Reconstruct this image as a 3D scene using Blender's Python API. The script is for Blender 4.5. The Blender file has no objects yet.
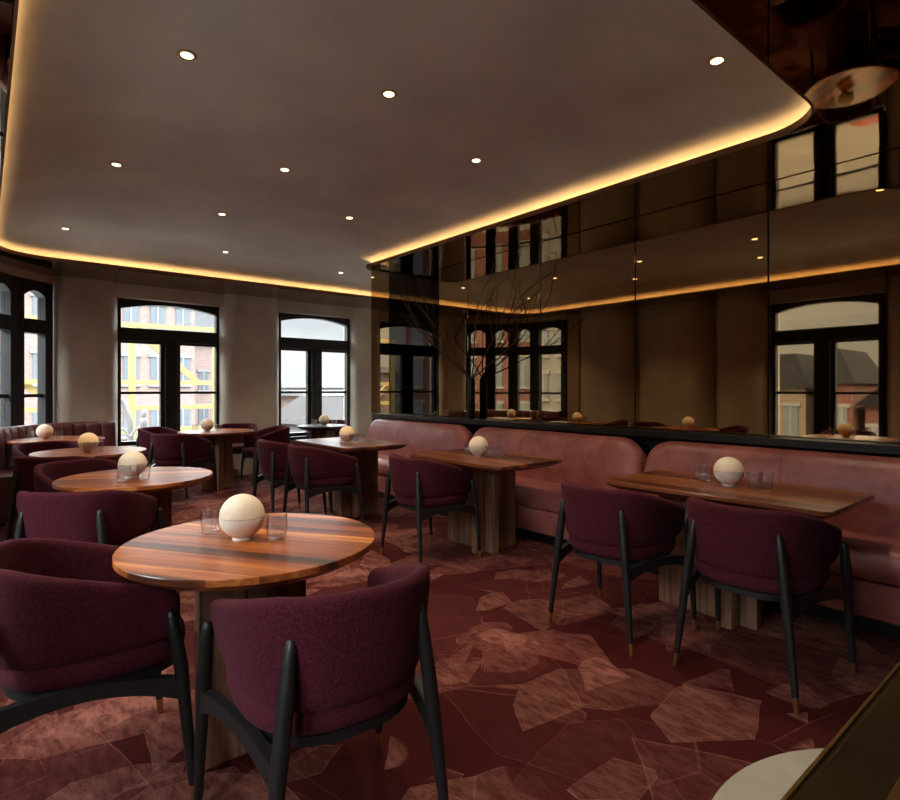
import bpy, bmesh, math, random
from mathutils import Vector, Matrix
from mathutils.geometry import delaunay_2d_cdt
random.seed(7)
C = bpy.context.scene.collection
S = bpy.context.scene
PI = math.pi
TH = math.radians(50.4)
HM = 2.655          # height of the mirrored bulkhead ceiling
XM = 4.05           # mirror wall
HT = 0.735          # table height

# ------------------------------------------------------------------ materials
def mat(name):
    m = bpy.data.materials.new(name); m.use_nodes = True
    nt = m.node_tree; b = nt.nodes['Principled BSDF']
    return m, nt, b
def N(nt, t, **kw):
    n = nt.nodes.new(t)
    for k, v in kw.items(): setattr(n, k, v)
    return n
def L(nt, a, b): nt.links.new(a, b)
def srgb(r, g, b):
    f = lambda v: (v/255/12.92) if v/255 <= .04045 else ((v/255+.055)/1.055)**2.4
    return (f(r), f(g), f(b), 1)
def simple(name, col, rough=.5, metal=0, spec=.5, coat=0, bump=0, bscale=200, vary=0, vscale=8):
    m, nt, b = mat(name)
    b.inputs['Base Color'].default_value = col
    b.inputs['Roughness'].default_value = rough
    b.inputs['Metallic'].default_value = metal
    b.inputs['Specular IOR Level'].default_value = spec
    b.inputs['Coat Weight'].default_value = coat
    tc = N(nt, 'ShaderNodeTexCoord')
    if vary:
        no = N(nt, 'ShaderNodeTexNoise'); no.inputs['Scale'].default_value = vscale; no.inputs['Detail'].default_value = 6
        L(nt, tc.outputs['Object'], no.inputs['Vector'])
        r = N(nt, 'ShaderNodeValToRGB')
        r.color_ramp.elements[0].position = .3; r.color_ramp.elements[1].position = .7
        r.color_ramp.elements[0].color = tuple(c*(1-vary) for c in col[:3])+(1,)
        r.color_ramp.elements[1].color = tuple(min(1, c*(1+vary)) for c in col[:3])+(1,)
        L(nt, no.outputs['Fac'], r.inputs['Fac']); L(nt, r.outputs['Color'], b.inputs['Base Color'])
    if bump:
        n2 = N(nt, 'ShaderNodeTexNoise'); n2.inputs['Scale'].default_value = bscale; n2.inputs['Detail'].default_value = 3
        L(nt, tc.outputs['Object'], n2.inputs['Vector'])
        bp = N(nt, 'ShaderNodeBump'); bp.inputs['Strength'].default_value = bump; bp.inputs['Distance'].default_value = .01
        L(nt, n2.outputs['Fac'], bp.inputs['Height']); L(nt, bp.outputs['Normal'], b.inputs['Normal'])
    return m
def emit(name, col, s):
    m, nt, b = mat(name); nt.nodes.remove(b)
    e = N(nt, 'ShaderNodeEmission'); e.inputs['Color'].default_value = col; e.inputs['Strength'].default_value = s
    L(nt, e.outputs[0], nt.nodes['Material Output'].inputs[0]); return m

def wood_mat(name, cols, plank=.068, rough=.30, coat=.12, upright=False):
    m, nt, b = mat(name)
    tc = N(nt, 'ShaderNodeTexCoord'); sp = N(nt, 'ShaderNodeSeparateXYZ'); L(nt, tc.outputs['Object'], sp.inputs[0])
    oi = N(nt, 'ShaderNodeObjectInfo')
    # plank index across local X
    wn0 = N(nt, 'ShaderNodeTexNoise'); wn0.inputs['Scale'].default_value = 1.3
    L(nt, tc.outputs['Object'], wn0.inputs['Vector'])
    dv = N(nt, 'ShaderNodeMath', operation='DIVIDE'); 
    if upright:
        sm = N(nt, 'ShaderNodeMath', operation='ADD'); L(nt, sp.outputs['X'], sm.inputs[0]); L(nt, sp.outputs['Y'], sm.inputs[1]); L(nt, sm.outputs[0], dv.inputs[0])
    else: L(nt, sp.outputs['X'], dv.inputs[0])
    dv.inputs[1].default_value = plank
    fl = N(nt, 'ShaderNodeMath', operation='FLOOR'); L(nt, dv.outputs[0], fl.inputs[0])
    rn = N(nt, 'ShaderNodeMath', operation='MULTIPLY_ADD'); L(nt, oi.outputs['Random'], rn.inputs[0]); rn.inputs[1].default_value = 91.7; L(nt, fl.outputs[0], rn.inputs[2])
    wn = N(nt, 'ShaderNodeTexWhiteNoise', noise_dimensions='1D'); L(nt, rn.outputs[0], wn.inputs['W'])
    # grain: noise stretched along local Y
    mp = N(nt, 'ShaderNodeMapping'); mp.inputs['Scale'].default_value = (24, 24, 1.1) if upright else (17, .9, 17)
    L(nt, tc.outputs['Object'], mp.inputs['Vector'])
    cv = N(nt, 'ShaderNodeCombineXYZ'); L(nt, rn.outputs[0], cv.inputs[1]); L(nt, cv.outputs[0], mp.inputs['Location'])
    g = N(nt, 'ShaderNodeTexNoise'); g.inputs['Scale'].default_value = 1; g.inputs['Detail'].default_value = 7; g.inputs['Roughness'].default_value = .6; g.inputs['Distortion'].default_value = .5
    L(nt, mp.outputs[0], g.inputs['Vector'])
    ad = N(nt, 'ShaderNodeMath', operation='MULTIPLY_ADD'); L(nt, wn.outputs['Value'], ad.inputs[0]); ad.inputs[1].default_value = .62
    gm = N(nt, 'ShaderNodeMath', operation='MULTIPLY_ADD'); L(nt, g.outputs['Fac'], gm.inputs[0]); gm.inputs[1].default_value = 1.9; gm.inputs[2].default_value = -.78
    L(nt, gm.outputs[0], ad.inputs[2])
    r = N(nt, 'ShaderNodeValToRGB'); cr = r.color_ramp
    cr.elements[0].position = 0; cr.elements[0].color = cols[0]
    cr.elements[1].position = 1; cr.elements[1].color = cols[-1]
    for i, c in enumerate(cols[1:-1]):
        e = cr.elements.new((i+1)/(len(cols)-1)); e.color = c
    L(nt, ad.outputs[0], r.inputs['Fac']); L(nt, r.outputs['Color'], b.inputs['Base Color'])
    b.inputs['Roughness'].default_value = rough; b.inputs['Coat Weight'].default_value = coat; b.inputs['Coat Roughness'].default_value = .15
    bp = N(nt, 'ShaderNodeBump'); bp.inputs['Strength'].default_value = .08; bp.inputs['Distance'].default_value = .003
    L(nt, g.outputs['Fac'], bp.inputs['Height']); L(nt, bp.outputs['Normal'], b.inputs['Normal'])
    return m

def carpet_mat():
    m, nt, b = mat('carpet')
    tc = N(nt, 'ShaderNodeTexCoord')
    base = srgb(76, 22, 20); deep = srgb(54, 17, 18)
    nz = N(nt, 'ShaderNodeTexNoise'); nz.inputs['Scale'].default_value = .9; nz.inputs['Detail'].default_value = 3
    L(nt, tc.outputs['Object'], nz.inputs['Vector'])
    mx = N(nt, 'ShaderNodeMix', data_type='RGBA'); L(nt, nz.outputs['Fac'], mx.inputs[0])
    mx.inputs[6].default_value = deep; mx.inputs[7].default_value = base
    col = mx.outputs[2]
    # distress (worn look) used by all shard layers
    ds = N(nt, 'ShaderNodeTexNoise'); ds.inputs['Scale'].default_value = 24; ds.inputs['Detail'].default_value = 9; ds.inputs['Roughness'].default_value = .72
    mpd = N(nt, 'ShaderNodeMapping'); mpd.inputs['Scale'].default_value = (1, .38, 1); mpd.inputs['Rotation'].default_value = (0, 0, .5)
    L(nt, tc.outputs['Object'], mpd.inputs['Vector']); L(nt, mpd.outputs[0], ds.inputs['Vector'])
    dsr = N(nt, 'ShaderNodeMapRange'); dsr.inputs[1].default_value = .40; dsr.inputs[2].default_value = .64
    L(nt, ds.outputs['Fac'], dsr.inputs[0])
    wp = N(nt, 'ShaderNodeTexNoise'); wp.inputs['Scale'].default_value = 3.5; wp.inputs['Detail'].default_value = 4
    L(nt, tc.outputs['Object'], wp.inputs['Vector'])
    wv = N(nt, 'ShaderNodeVectorMath', operation='MULTIPLY_ADD'); L(nt, wp.outputs['Color'], wv.inputs[0]); wv.inputs[1].default_value = (.05, .05, 0); L(nt, tc.outputs['Object'], wv.inputs[2])
    cl = N(nt, 'ShaderNodeTexNoise'); cl.inputs['Scale'].default_value = 1.15; cl.inputs['Detail'].default_value = 1
    mpc = N(nt, 'ShaderNodeMapping'); mpc.inputs['Location'].default_value = (4.3, 1.9, 0); L(nt, tc.outputs['Object'], mpc.inputs['Vector']); L(nt, mpc.outputs[0], cl.inputs['Vector'])
    clr = N(nt, 'ShaderNodeMapRange'); clr.inputs[1].default_value = .38; clr.inputs[2].default_value = .62; clr.inputs[3].default_value = .08; clr.inputs[4].default_value = -.16
    L(nt, cl.outputs['Fac'], clr.inputs[0])
    def shards(col, scale, rot, stretch, seed, pick, tint, amt, line, fillk=1.0):
        mp = N(nt, 'ShaderNodeMapping'); mp.inputs['Rotation'].default_value = (0, 0, rot); mp.inputs['Scale'].default_value = (1, stretch, 1)
        mp.inputs['Location'].default_value = (seed, seed*.7, 0)
        L(nt, wv.outputs[0], mp.inputs['Vector'])
        v = N(nt, 'ShaderNodeTexVoronoi', feature='F1', voronoi_dimensions='2D'); v.inputs['Scale'].default_value = scale; v.inputs['Randomness'].default_value = 1
        e = N(nt, 'ShaderNodeTexVoronoi', feature='DISTANCE_TO_EDGE', voronoi_dimensions='2D'); e.inputs['Scale'].default_value = scale
        L(nt, mp.outputs[0], v.inputs['Vector']); L(nt, mp.outputs[0], e.inputs['Vector'])
        sc = N(nt, 'ShaderNodeSeparateColor'); L(nt, v.outputs['Color'], sc.inputs[0])
        sb = N(nt, 'ShaderNodeMath', operation='SUBTRACT'); L(nt, sc.outputs[0], sb.inputs[0]); L(nt, clr.outputs[0], sb.inputs[1])
        pk = N(nt, 'ShaderNodeMapRange'); pk.inputs[1].default_value = pick; pk.inputs[2].default_value = pick+.01
        L(nt, sb.outputs[0], pk.inputs[0])
        # strength per shard
        st = N(nt, 'ShaderNodeMath', operation='MULTIPLY_ADD'); L(nt, sc.outputs[1], st.inputs[0]); st.inputs[1].default_value = .75; st.inputs[2].default_value = .25
        fill = N(nt, 'ShaderNodeMath', operation='MULTIPLY'); L(nt, st.outputs[0], fill.inputs[0])
        dd = N(nt, 'ShaderNodeMath', operation='MULTIPLY_ADD'); L(nt, dsr.outputs[0], dd.inputs[0]); dd.inputs[1].default_value = .75*fillk; dd.inputs[2].default_value = .2*fillk
        L(nt, dd.outputs[0], fill.inputs[1])
        ln = N(nt, 'ShaderNodeMapRange'); ln.inputs[1].default_value = line; ln.inputs[2].default_value = line*.35; ln.inputs[3].default_value = 0; ln.inputs[4].default_value = 1.0
        L(nt, e.outputs['Distance'], ln.inputs[0])
        lnd = N(nt, 'ShaderNodeMath', operation='MULTIPLY'); L(nt, ln.outputs[0], lnd.inputs[0])
        d2 = N(nt, 'ShaderNodeMath', operation='MULTIPLY_ADD'); L(nt, dsr.outputs[0], d2.inputs[0]); d2.inputs[1].default_value = .6; d2.inputs[2].default_value = .4
        L(nt, d2.outputs[0], lnd.inputs[1])
        mxx = N(nt, 'ShaderNodeMath', operation='MAXIMUM'); L(nt, fill.outputs[0], mxx.inputs[0]); L(nt, lnd.outputs[0], mxx.inputs[1])
        a = N(nt, 'ShaderNodeMath', operation='MULTIPLY'); L(nt, mxx.outputs[0], a.inputs[0]); L(nt, pk.outputs[0], a.inputs[1])
        a2 = N(nt, 'ShaderNodeMath', operation='MULTIPLY'); L(nt, a.outputs[0], a2.inputs[0]); a2.inputs[1].default_value = amt
        mi = N(nt, 'ShaderNodeMix', data_type='RGBA'); L(nt, a2.outputs[0], mi.inputs[0]); L(nt, col, mi.inputs[6]); mi.inputs[7].default_value = tint
        return mi.outputs[2]
    t1 = srgb(154, 94, 84); t2 = srgb(166, 110, 95); t3 = srgb(140, 84, 77)
    col = shards(col, 1.5, .4, 1.6, 3.1, .50, t3, .40, .011, .35)
    col = shards(col, 2.3, 1.7, .6, 71.3, .55, t3, .45, .014, .25)
    col = shards(col, 1.9, 1.2, .55, 8.4, .84, t1, .60, .015, .65)
    col = shards(col, 2.4, 2.2, 1.7, 17.3, .85, t2, .62, .018, .85)
    col = shards(col, 3.0, .9, .5, 31.3, .87, t1, .66, .020)
    col = shards(col, 3.6, 2.8, 2.0, 44.7, .86, t2, .66, .026)
    col = shards(col, 5.0, .2, .55, 57.1, .90, t2, .6, .036)
    fb = N(nt, 'ShaderNodeTexNoise'); fb.inputs['Scale'].default_value = 330; fb.inputs['Detail'].default_value = 2
    L(nt, tc.outputs['Object'], fb.inputs['Vector'])
    fr = N(nt, 'ShaderNodeMapRange'); fr.inputs[1].default_value = .3; fr.inputs[2].default_value = .7; fr.inputs[3].default_value = .5; fr.inputs[4].default_value = 1.3
    L(nt, fb.outputs['Fac'], fr.inputs[0])
    vm = N(nt, 'ShaderNodeVectorMath', operation='SCALE'); L(nt, col, vm.inputs[0]); L(nt, fr.outputs[0], vm.inputs['Scale'])
    L(nt, vm.outputs[0], b.inputs['Base Color'])
    b.inputs['Roughness'].default_value = .95; b.inputs['Specular IOR Level'].default_value = .1
    bp = N(nt, 'ShaderNodeBump'); bp.inputs['Strength'].default_value = .5; bp.inputs['Distance'].default_value = .006
    L(nt, fb.outputs['Fac'], bp.inputs['Height']); L(nt, bp.outputs['Normal'], b.inputs['Normal'])
    return m

def fabric_mat(name, col):
    m, nt, b = mat(name)
    tc = N(nt, 'ShaderNodeTexCoord')
    n = N(nt, 'ShaderNodeTexNoise'); n.inputs['Scale'].default_value = 300; n.inputs['Detail'].default_value = 2
    mp = N(nt, 'ShaderNodeMapping'); mp.inputs['Scale'].default_value = (1, 1, .45); L(nt, tc.outputs['Object'], mp.inputs['Vector']); L(nt, mp.outputs[0], n.inputs['Vector'])
    r = N(nt, 'ShaderNodeValToRGB'); r.color_ramp.elements[0].position = .33; r.color_ramp.elements[1].position = .7
    r.color_ramp.elements[0].color = tuple(c*.5 for c in col[:3])+(1,)
    r.color_ramp.elements[1].color = tuple(min(1, c*1.7) for c in col[:3])+(1,)
    L(nt, n.outputs['Fac'], r.inputs['Fac']); L(nt, r.outputs['Color'], b.inputs['Base Color'])
    b.inputs['Roughness'].default_value = .9; b.inputs['Specular IOR Level'].default_value = .15
    b.inputs['Sheen Weight'].default_value = .06; b.inputs['Sheen Roughness'].default_value = .45; b.inputs['Sheen Tint'].default_value = (.75, .35, .45, 1)
    bp = N(nt, 'ShaderNodeBump'); bp.inputs['Strength'].default_value = .5; bp.inputs['Distance'].default_value = .004
    L(nt, n.outputs['Fac'], bp.inputs['Height']); L(nt, bp.outputs['Normal'], b.inputs['Normal'])
    return m

def leather_mat(name, a, bcol, rough=.4):
    m, nt, b = mat(name)
    tc = N(nt, 'ShaderNodeTexCoord')
    n = N(nt, 'ShaderNodeTexNoise'); n.inputs['Scale'].default_value = 4.5; n.inputs['Detail'].default_value = 8; n.inputs['Roughness'].default_value = .65; n.inputs['Distortion'].default_value = .6
    L(nt, tc.outputs['Object'], n.inputs['Vector'])
    r = N(nt, 'ShaderNodeValToRGB'); r.color_ramp.elements[0].position = .32; r.color_ramp.elements[1].position = .68
    r.color_ramp.elements[0].color = a; r.color_ramp.elements[1].color = bcol
    L(nt, n.outputs['Fac'], r.inputs['Fac']); L(nt, r.outputs['Color'], b.inputs['Base Color'])
    b.inputs['Roughness'].default_value = rough; b.inputs['Specular IOR Level'].default_value = .5
    v = N(nt, 'ShaderNodeTexVoronoi'); v.inputs['Scale'].default_value = 180; L(nt, tc.outputs['Object'], v.inputs['Vector'])
    mp = N(nt, 'ShaderNodeMapping'); mp.inputs['Scale'].default_value = (5, 14, 3); L(nt, tc.outputs['Object'], mp.inputs['Vector'])
    w = N(nt, 'ShaderNodeTexNoise'); w.inputs['Scale'].default_value = 1; w.inputs['Detail'].default_value = 3; L(nt, mp.outputs[0], w.inputs['Vector'])
    ad = N(nt, 'ShaderNodeMath', operation='MULTIPLY_ADD'); L(nt, v.outputs['Distance'], ad.inputs[0]); ad.inputs[1].default_value = .06; L(nt, w.outputs['Fac'], ad.inputs[2])
    bp = N(nt, 'ShaderNodeBump'); bp.inputs['Strength'].default_value = .35; bp.inputs['Distance'].default_value = .02
    L(nt, ad.outputs[0], bp.inputs['Height']); L(nt, bp.outputs['Normal'], b.inputs['Normal'])
    return m

def mirror_mat(name, tint, wave=0, rough=.02):
    m, nt, b = mat(name)
    b.inputs['Base Color'].default_value = tint; b.inputs['Metallic'].default_value = 1; b.inputs['Roughness'].default_value = rough
    if wave:
        tc = N(nt, 'ShaderNodeTexCoord'); n = N(nt, 'ShaderNodeTexNoise'); n.inputs['Scale'].default_value = 1.6; n.inputs['Detail'].default_value = 1
        L(nt, tc.outputs['Object'], n.inputs['Vector'])
        bp = N(nt, 'ShaderNodeBump'); bp.inputs['Strength'].default_value = wave; bp.inputs['Distance'].default_value = .02
        L(nt, n.outputs['Fac'], bp.inputs['Height']); L(nt, bp.outputs['Normal'], b.inputs['Normal'])
    return m
def pane_mat(name, tint, refl=1.0):
    m, nt, b = mat(name); nt.nodes.remove(b)
    t = N(nt, 'ShaderNodeBsdfTransparent'); t.inputs[0].default_value = tint
    g = N(nt, 'ShaderNodeBsdfGlossy'); g.inputs['Roughness'].default_value = .01
    f = N(nt, 'ShaderNodeLayerWeight'); f.inputs['Blend'].default_value = .5
    pw = N(nt, 'ShaderNodeMath', operation='POWER'); L(nt, f.outputs['Facing'], pw.inputs[0]); pw.inputs[1].default_value = 5
    mu = N(nt, 'ShaderNodeMath', operation='MULTIPLY_ADD'); L(nt, pw.outputs[0], mu.inputs[0]); mu.inputs[1].default_value = .8*refl; mu.inputs[2].default_value = .05*refl
    mx = N(nt, 'ShaderNodeMixShader'); L(nt, mu.outputs[0], mx.inputs[0]); L(nt, t.outputs[0], mx.inputs[1]); L(nt, g.outputs[0], mx.inputs[2])
    L(nt, mx.outputs[0], nt.nodes['Material Output'].inputs[0]); return m
def brick_mat(name, c1, c2, mortar, scale=1.0):
    m, nt, b = mat(name)
    tc = N(nt, 'ShaderNodeTexCoord'); sp = N(nt, 'ShaderNodeSeparateXYZ'); L(nt, tc.outputs['Object'], sp.inputs[0])
    ad = N(nt, 'ShaderNodeMath', operation='ADD'); L(nt, sp.outputs['X'], ad.inputs[0]); L(nt, sp.outputs['Y'], ad.inputs[1])
    cv = N(nt, 'ShaderNodeCombineXYZ'); L(nt, ad.outputs[0], cv.inputs[0]); L(nt, sp.outputs['Z'], cv.inputs[1])
    br = N(nt, 'ShaderNodeTexBrick'); br.inputs['Scale'].default_value = scale
    br.inputs['Color1'].default_value = c1; br.inputs['Color2'].default_value = c2; br.inputs['Mortar'].default_value = mortar
    br.inputs['Brick Width'].default_value = .5; br.inputs['Row Height'].default_value = .2; br.inputs['Mortar Size'].default_value = .018
    L(nt, cv.outputs[0], br.inputs['Vector']); L(nt, br.outputs['Color'], b.inputs['Base Color']); b.inputs['Roughness'].default_value = .9
    return m

M = {}
M['carpet'] = carpet_mat()
M['plaster'] = simple('plaster_warm', srgb(204, 194, 178), .5, vary=.12, vscale=2.2, bump=.06, bscale=9)
M['vault'] = simple('vault_plaster', srgb(196, 190, 177), .8, vary=.12, vscale=1.7, bump=.05, bscale=5)
M['fabric'] = fabric_mat('burgundy_fabric', srgb(68, 22, 32))
M['blackwood'] = simple('ebonised_wood', srgb(23, 23, 24), .45, vary=.25, vscale=30, bump=.1, bscale=80)
M['brass'] = simple('brass', srgb(200, 168, 104), .35, metal=1)
M['walnut'] = wood_mat('walnut_top', [srgb(50, 24, 12), srgb(92, 44, 20), srgb(136, 68, 30), srgb(176, 96, 42), srgb(226, 150, 76)])
M['walnutd'] = wood_mat('walnut_top_dark', [srgb(40, 19, 11), srgb(70, 34, 18), srgb(104, 54, 28), srgb(140, 80, 42), srgb(188, 124, 68)])
M['walnut2'] = wood_mat('walnut_base', [srgb(70, 45, 32), srgb(104, 72, 54), srgb(132, 96, 74), srgb(156, 120, 96)], plank=.07, rough=.5, coat=.05, upright=True)
M['darktop'] = simple('dark_tabletop', srgb(42, 34, 32), .3, coat=.3)
M['leather'] = leather_mat('rose_leather', srgb(126, 65, 60), srgb(174, 102, 94), .40)
M['plum'] = leather_mat('plum_leather', srgb(84, 44, 46), srgb(112, 62, 64), .36)
M['mirror'] = mirror_mat('bronze_mirror', (.37, .265, .145, 1))
M['dmirror'] = mirror_mat('smoked_mirror', (.035, .028, .021, 1))
M['cmirror'] = mirror_mat('ceiling_mirror', (.28, .205, .125, 1), wave=.10)
M['black'] = simple('black_lacquer', srgb(14, 13, 13), .35)
M['frame'] = simple('black_window_paint', srgb(22, 23, 25), .45, bump=.03, bscale=30)
M['joint'] = simple('joint_black', srgb(8, 7, 6), .6)
M['lip'] = simple('bronze_lip', srgb(120, 88, 60), .45, metal=.5)
M['led'] = emit('cove_led', (1, .60, .25, 1), 6.5)
M['lampglow'] = emit('downlight_glow', (1, .70, .36, 1), 3)
M['can'] = simple('downlight_can', srgb(170, 140, 105), .4)
M['pane'] = pane_mat('window_glass', (.93, .95, .95, 1))
M['smoke'] = pane_mat('smoked_glass', (.42, .35, .27, 1))
M['ceramic'] = simple('pale_stoneware', srgb(238, 230, 216), .75, bump=.25, bscale=160, vary=.06, vscale=20)
m, nt, b = mat('lamp_dome'); b.inputs['Base Color'].default_value = srgb(238, 222, 198); b.inputs['Roughness'].default_value = .75
b.inputs['Emission Color'].default_value = (1, .62, .26, 1); b.inputs['Emission Strength'].default_value = .02
tc = N(nt, 'ShaderNodeTexCoord'); n = N(nt, 'ShaderNodeTexNoise'); n.inputs['Scale'].default_value = 160
L(nt, tc.outputs['Object'], n.inputs['Vector']); bp = N(nt, 'ShaderNodeBump'); bp.inputs['Strength'].default_value = .25; bp.inputs['Distance'].default_value = .01
L(nt, n.outputs['Fac'], bp.inputs['Height']); L(nt, bp.outputs['Normal'], b.inputs['Normal']); M['dome'] = m; M['dome_lit'] = m.copy(); M['dome_lit'].node_tree.nodes['Principled BSDF'].inputs['Emission Strength'].default_value = .11; M['dome_lit'].node_tree.nodes['Principled BSDF'].inputs['Emission Color'].default_value = (1, .50, .12, 1)
m, nt, b = mat('tumbler_glass'); nt.nodes.remove(b); M['glass'] = m
t = N(nt, 'ShaderNodeBsdfTransparent'); t.inputs[0].default_value = (.97, .97, .97, 1); g = N(nt, 'ShaderNodeBsdfGlossy'); g.inputs['Roughness'].default_value = .09
f = N(nt, 'ShaderNodeLayerWeight'); pw = N(nt, 'ShaderNodeMath', operation='POWER'); L(nt, f.outputs['Facing'], pw.inputs[0]); pw.inputs[1].default_value = 3
mu = N(nt, 'ShaderNodeMath', operation='MULTIPLY_ADD'); L(nt, pw.outputs[0], mu.inputs[0]); mu.inputs[1].default_value = .75; mu.inputs[2].default_value = .09
mx = N(nt, 'ShaderNodeMixShader'); L(nt, mu.outputs[0], mx.inputs[0]); L(nt, t.outputs[0], mx.inputs[1]); L(nt, g.outputs[0], mx.inputs[2]); L(nt, mx.outputs[0], nt.nodes['Material Output'].inputs[0])
M['stone'] = simple('pale_stone', srgb(166, 152, 130), .45, vary=.10, vscale=14)
M['bronze'] = simple('dark_bronze', srgb(74, 56, 34), .35, metal=.8, vary=.3, vscale=9)
M['tan'] = simple('tan_cloth', srgb(140, 112, 78), .8, bump=.3, bscale=200)
M['branch'] = simple('dry_branch', srgb(84, 66, 54), .8)
M['asphalt'] = simple('asphalt', srgb(120, 120, 120), .9, vary=.1, vscale=.6)
M['yellow'] = simple('yellow_steel', srgb(133, 117, 69), .5)
M['white'] = simple('white_paint', srgb(112, 112, 112), .5)
M['brick_pink'] = brick_mat('pale_brick', srgb(123, 105, 98), srgb(114, 93, 87), srgb(129, 123, 120), 2.0)
M['brick_red'] = brick_mat('red_brick', srgb(90, 44, 34), srgb(76, 36, 28), srgb(102, 90, 84), 2.0)
M['brick_tan'] = brick_mat('tan_brick', srgb(111, 96, 79), srgb(102, 87, 72), srgb(120, 114, 105), 2.0)
M['render'] = simple('pale_render', srgb(96, 95, 92), .9, vary=.06, vscale=.7)
M['slate'] = simple('grey_slate', srgb(34, 33, 35), .95, spec=.05, vary=.2, vscale=3)
M['shingle'] = simple('grey_shingle', srgb(58, 56, 56), .95, spec=.05, vary=.1, vscale=4)
M['winglass'] = simple('far_window_glass', srgb(90, 98, 103), .15, spec=.8)
M['red'] = simple('red_paint', srgb(117, 30, 21), .4)
M['yline'] = simple('road_yellow', srgb(138, 120, 42), .8)

# ------------------------------------------------------------------ mesh helpers
def link(name, bm, m, parent=None, loc=None, smooth=True, bevel=0, bseg=2, sub=0, angle=40):
    me = bpy.data.meshes.new(name)
    bmesh.ops.recalc_face_normals(bm, faces=bm.faces[:])
    bm.to_mesh(me); bm.free()
    ms = m if isinstance(m, (list, tuple)) else [m]
    for q in ms: me.materials.append(q)
    o = bpy.data.objects.new(name, me); C.objects.link(o)
    if parent: o.parent = parent
    if loc: o.location = loc
    if smooth:
        for p in me.polygons: p.use_smooth = True
    if bevel:
        md = o.modifiers.new('bevel', 'BEVEL'); md.width = bevel; md.segments = bseg; md.limit_method = 'ANGLE'; md.angle_limit = math.radians(35)
    if sub:
        md = o.modifiers.new('sub', 'SUBSURF'); md.levels = sub; md.render_levels = sub
    elif smooth:
        me.set_sharp_from_angle(angle=math.radians(angle))
    return o
def box(bm, x0, x1, y0, y1, z0, z1):
    v = [bm.verts.new(p) for p in ((x0,y0,z0),(x1,y0,z0),(x1,y1,z0),(x0,y1,z0),(x0,y0,z1),(x1,y0,z1),(x1,y1,z1),(x0,y1,z1))]
    for f in ((0,3,2,1),(4,5,6,7),(0,1,5,4),(1,2,6,5),(2,3,7,6),(3,0,4,7)): bm.faces.new([v[i] for i in f])
def prism(bm, pts, z0, z1):
    a = [bm.verts.new((p[0], p[1], z0)) for p in pts]; b = [bm.verts.new((p[0], p[1], z1)) for p in pts]
    n = len(pts)
    bm.faces.new(a[::-1]); bm.faces.new(b)
    for i in range(n): bm.faces.new((a[i], a[(i+1) % n], b[(i+1) % n], b[i]))
def prism_v(bm, pts, y0, y1):   # polygon in XZ extruded along Y
    a = [bm.verts.new((p[0], y0, p[1])) for p in pts]; b = [bm.verts.new((p[0], y1, p[1])) for p in pts]
    n = len(pts)
    bm.faces.new(a); bm.faces.new(b[::-1])
    for i in range(n): bm.faces.new((a[i], b[i], b[(i+1) % n], a[(i+1) % n]))
def rings(bm, rs, closed=True, cap0=True, cap1=True):
    R = [[bm.verts.new(p) for p in r] for r in rs]
    n = len(R[0])
    for a, b in zip(R, R[1:]):
        for i in range(n if closed else n-1):
            j = (i+1) % n
            bm.faces.new((a[i], a[j], b[j], b[i]))
    if cap0: bm.faces.new(R[0][::-1])
    if cap1: bm.faces.new(R[-1])
    return R
def lathe(bm, prof, seg=32, c=(0, 0, 0)):
    rs = [[(c[0]+r*math.cos(2*PI*i/seg), c[1]+r*math.sin(2*PI*i/seg), c[2]+z) for i in range(seg)] for r, z in prof]
    return rings(bm, rs)
def tube(bm, pts, rad, seg=10):
    pts = [Vector(p) for p in pts]; n = len(pts)
    rad = rad if isinstance(rad, (list, tuple)) else [rad]*n
    rs = []; u = None
    for i, p in enumerate(pts):
        d = (pts[min(i+1, n-1)]-pts[max(i-1, 0)]).normalized()
        if u is None:
            u = d.orthogonal().normalized()
        u = (u - d*u.dot(d)).normalized(); v = d.cross(u)
        rs.append([p+(u*math.cos(2*PI*k/seg)+v*math.sin(2*PI*k/seg))*rad[i] for k in range(seg)])
    rings(bm, rs)
def arc(cx, cy, r, a0, a1, n):
    return [(cx+r*math.cos(a0+(a1-a0)*i/n), cy+r*math.sin(a0+(a1-a0)*i/n)) for i in range(n+1)]
def rrect(x0, x1, y0, y1, r, n=6):
    return (arc(x1-r, y0+r, r, -PI/2, 0, n)+arc(x1-r, y1-r, r, 0, PI/2, n)+arc(x0+r, y1-r, r, PI/2, PI, n)+arc(x0+r, y0+r, r, PI, 1.5*PI, n))
def round_poly(P, R, n=8):      # CCW polygon with a radius per corner
    out = []; k = len(P)
    for i in range(k):
        p = Vector(P[i]); a = (Vector(P[i-1])-p).normalized(); b = (Vector(P[(i+1) % k])-p).normalized()
        r = R[i]
        if r <= 0: out.append(tuple(p)); continue
        ang = a.angle(b); t = r/math.tan(ang/2)
        c = p+(a+b).normalized()*(r/math.sin(ang/2))
        s = p+a*t-c; e = p+b*t-c
        a0 = math.atan2(s.y, s.x); a1 = math.atan2(e.y, e.x)
        while a1-a0 > PI: a1 -= 2*PI
        while a1-a0 < -PI: a1 += 2*PI
        out += arc(c.x, c.y, r, a0, a1, n)
    return out
def sstep(x, a, b):
    t = max(0, min(1, (x-a)/(b-a))); return t*t*(3-2*t)

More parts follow.
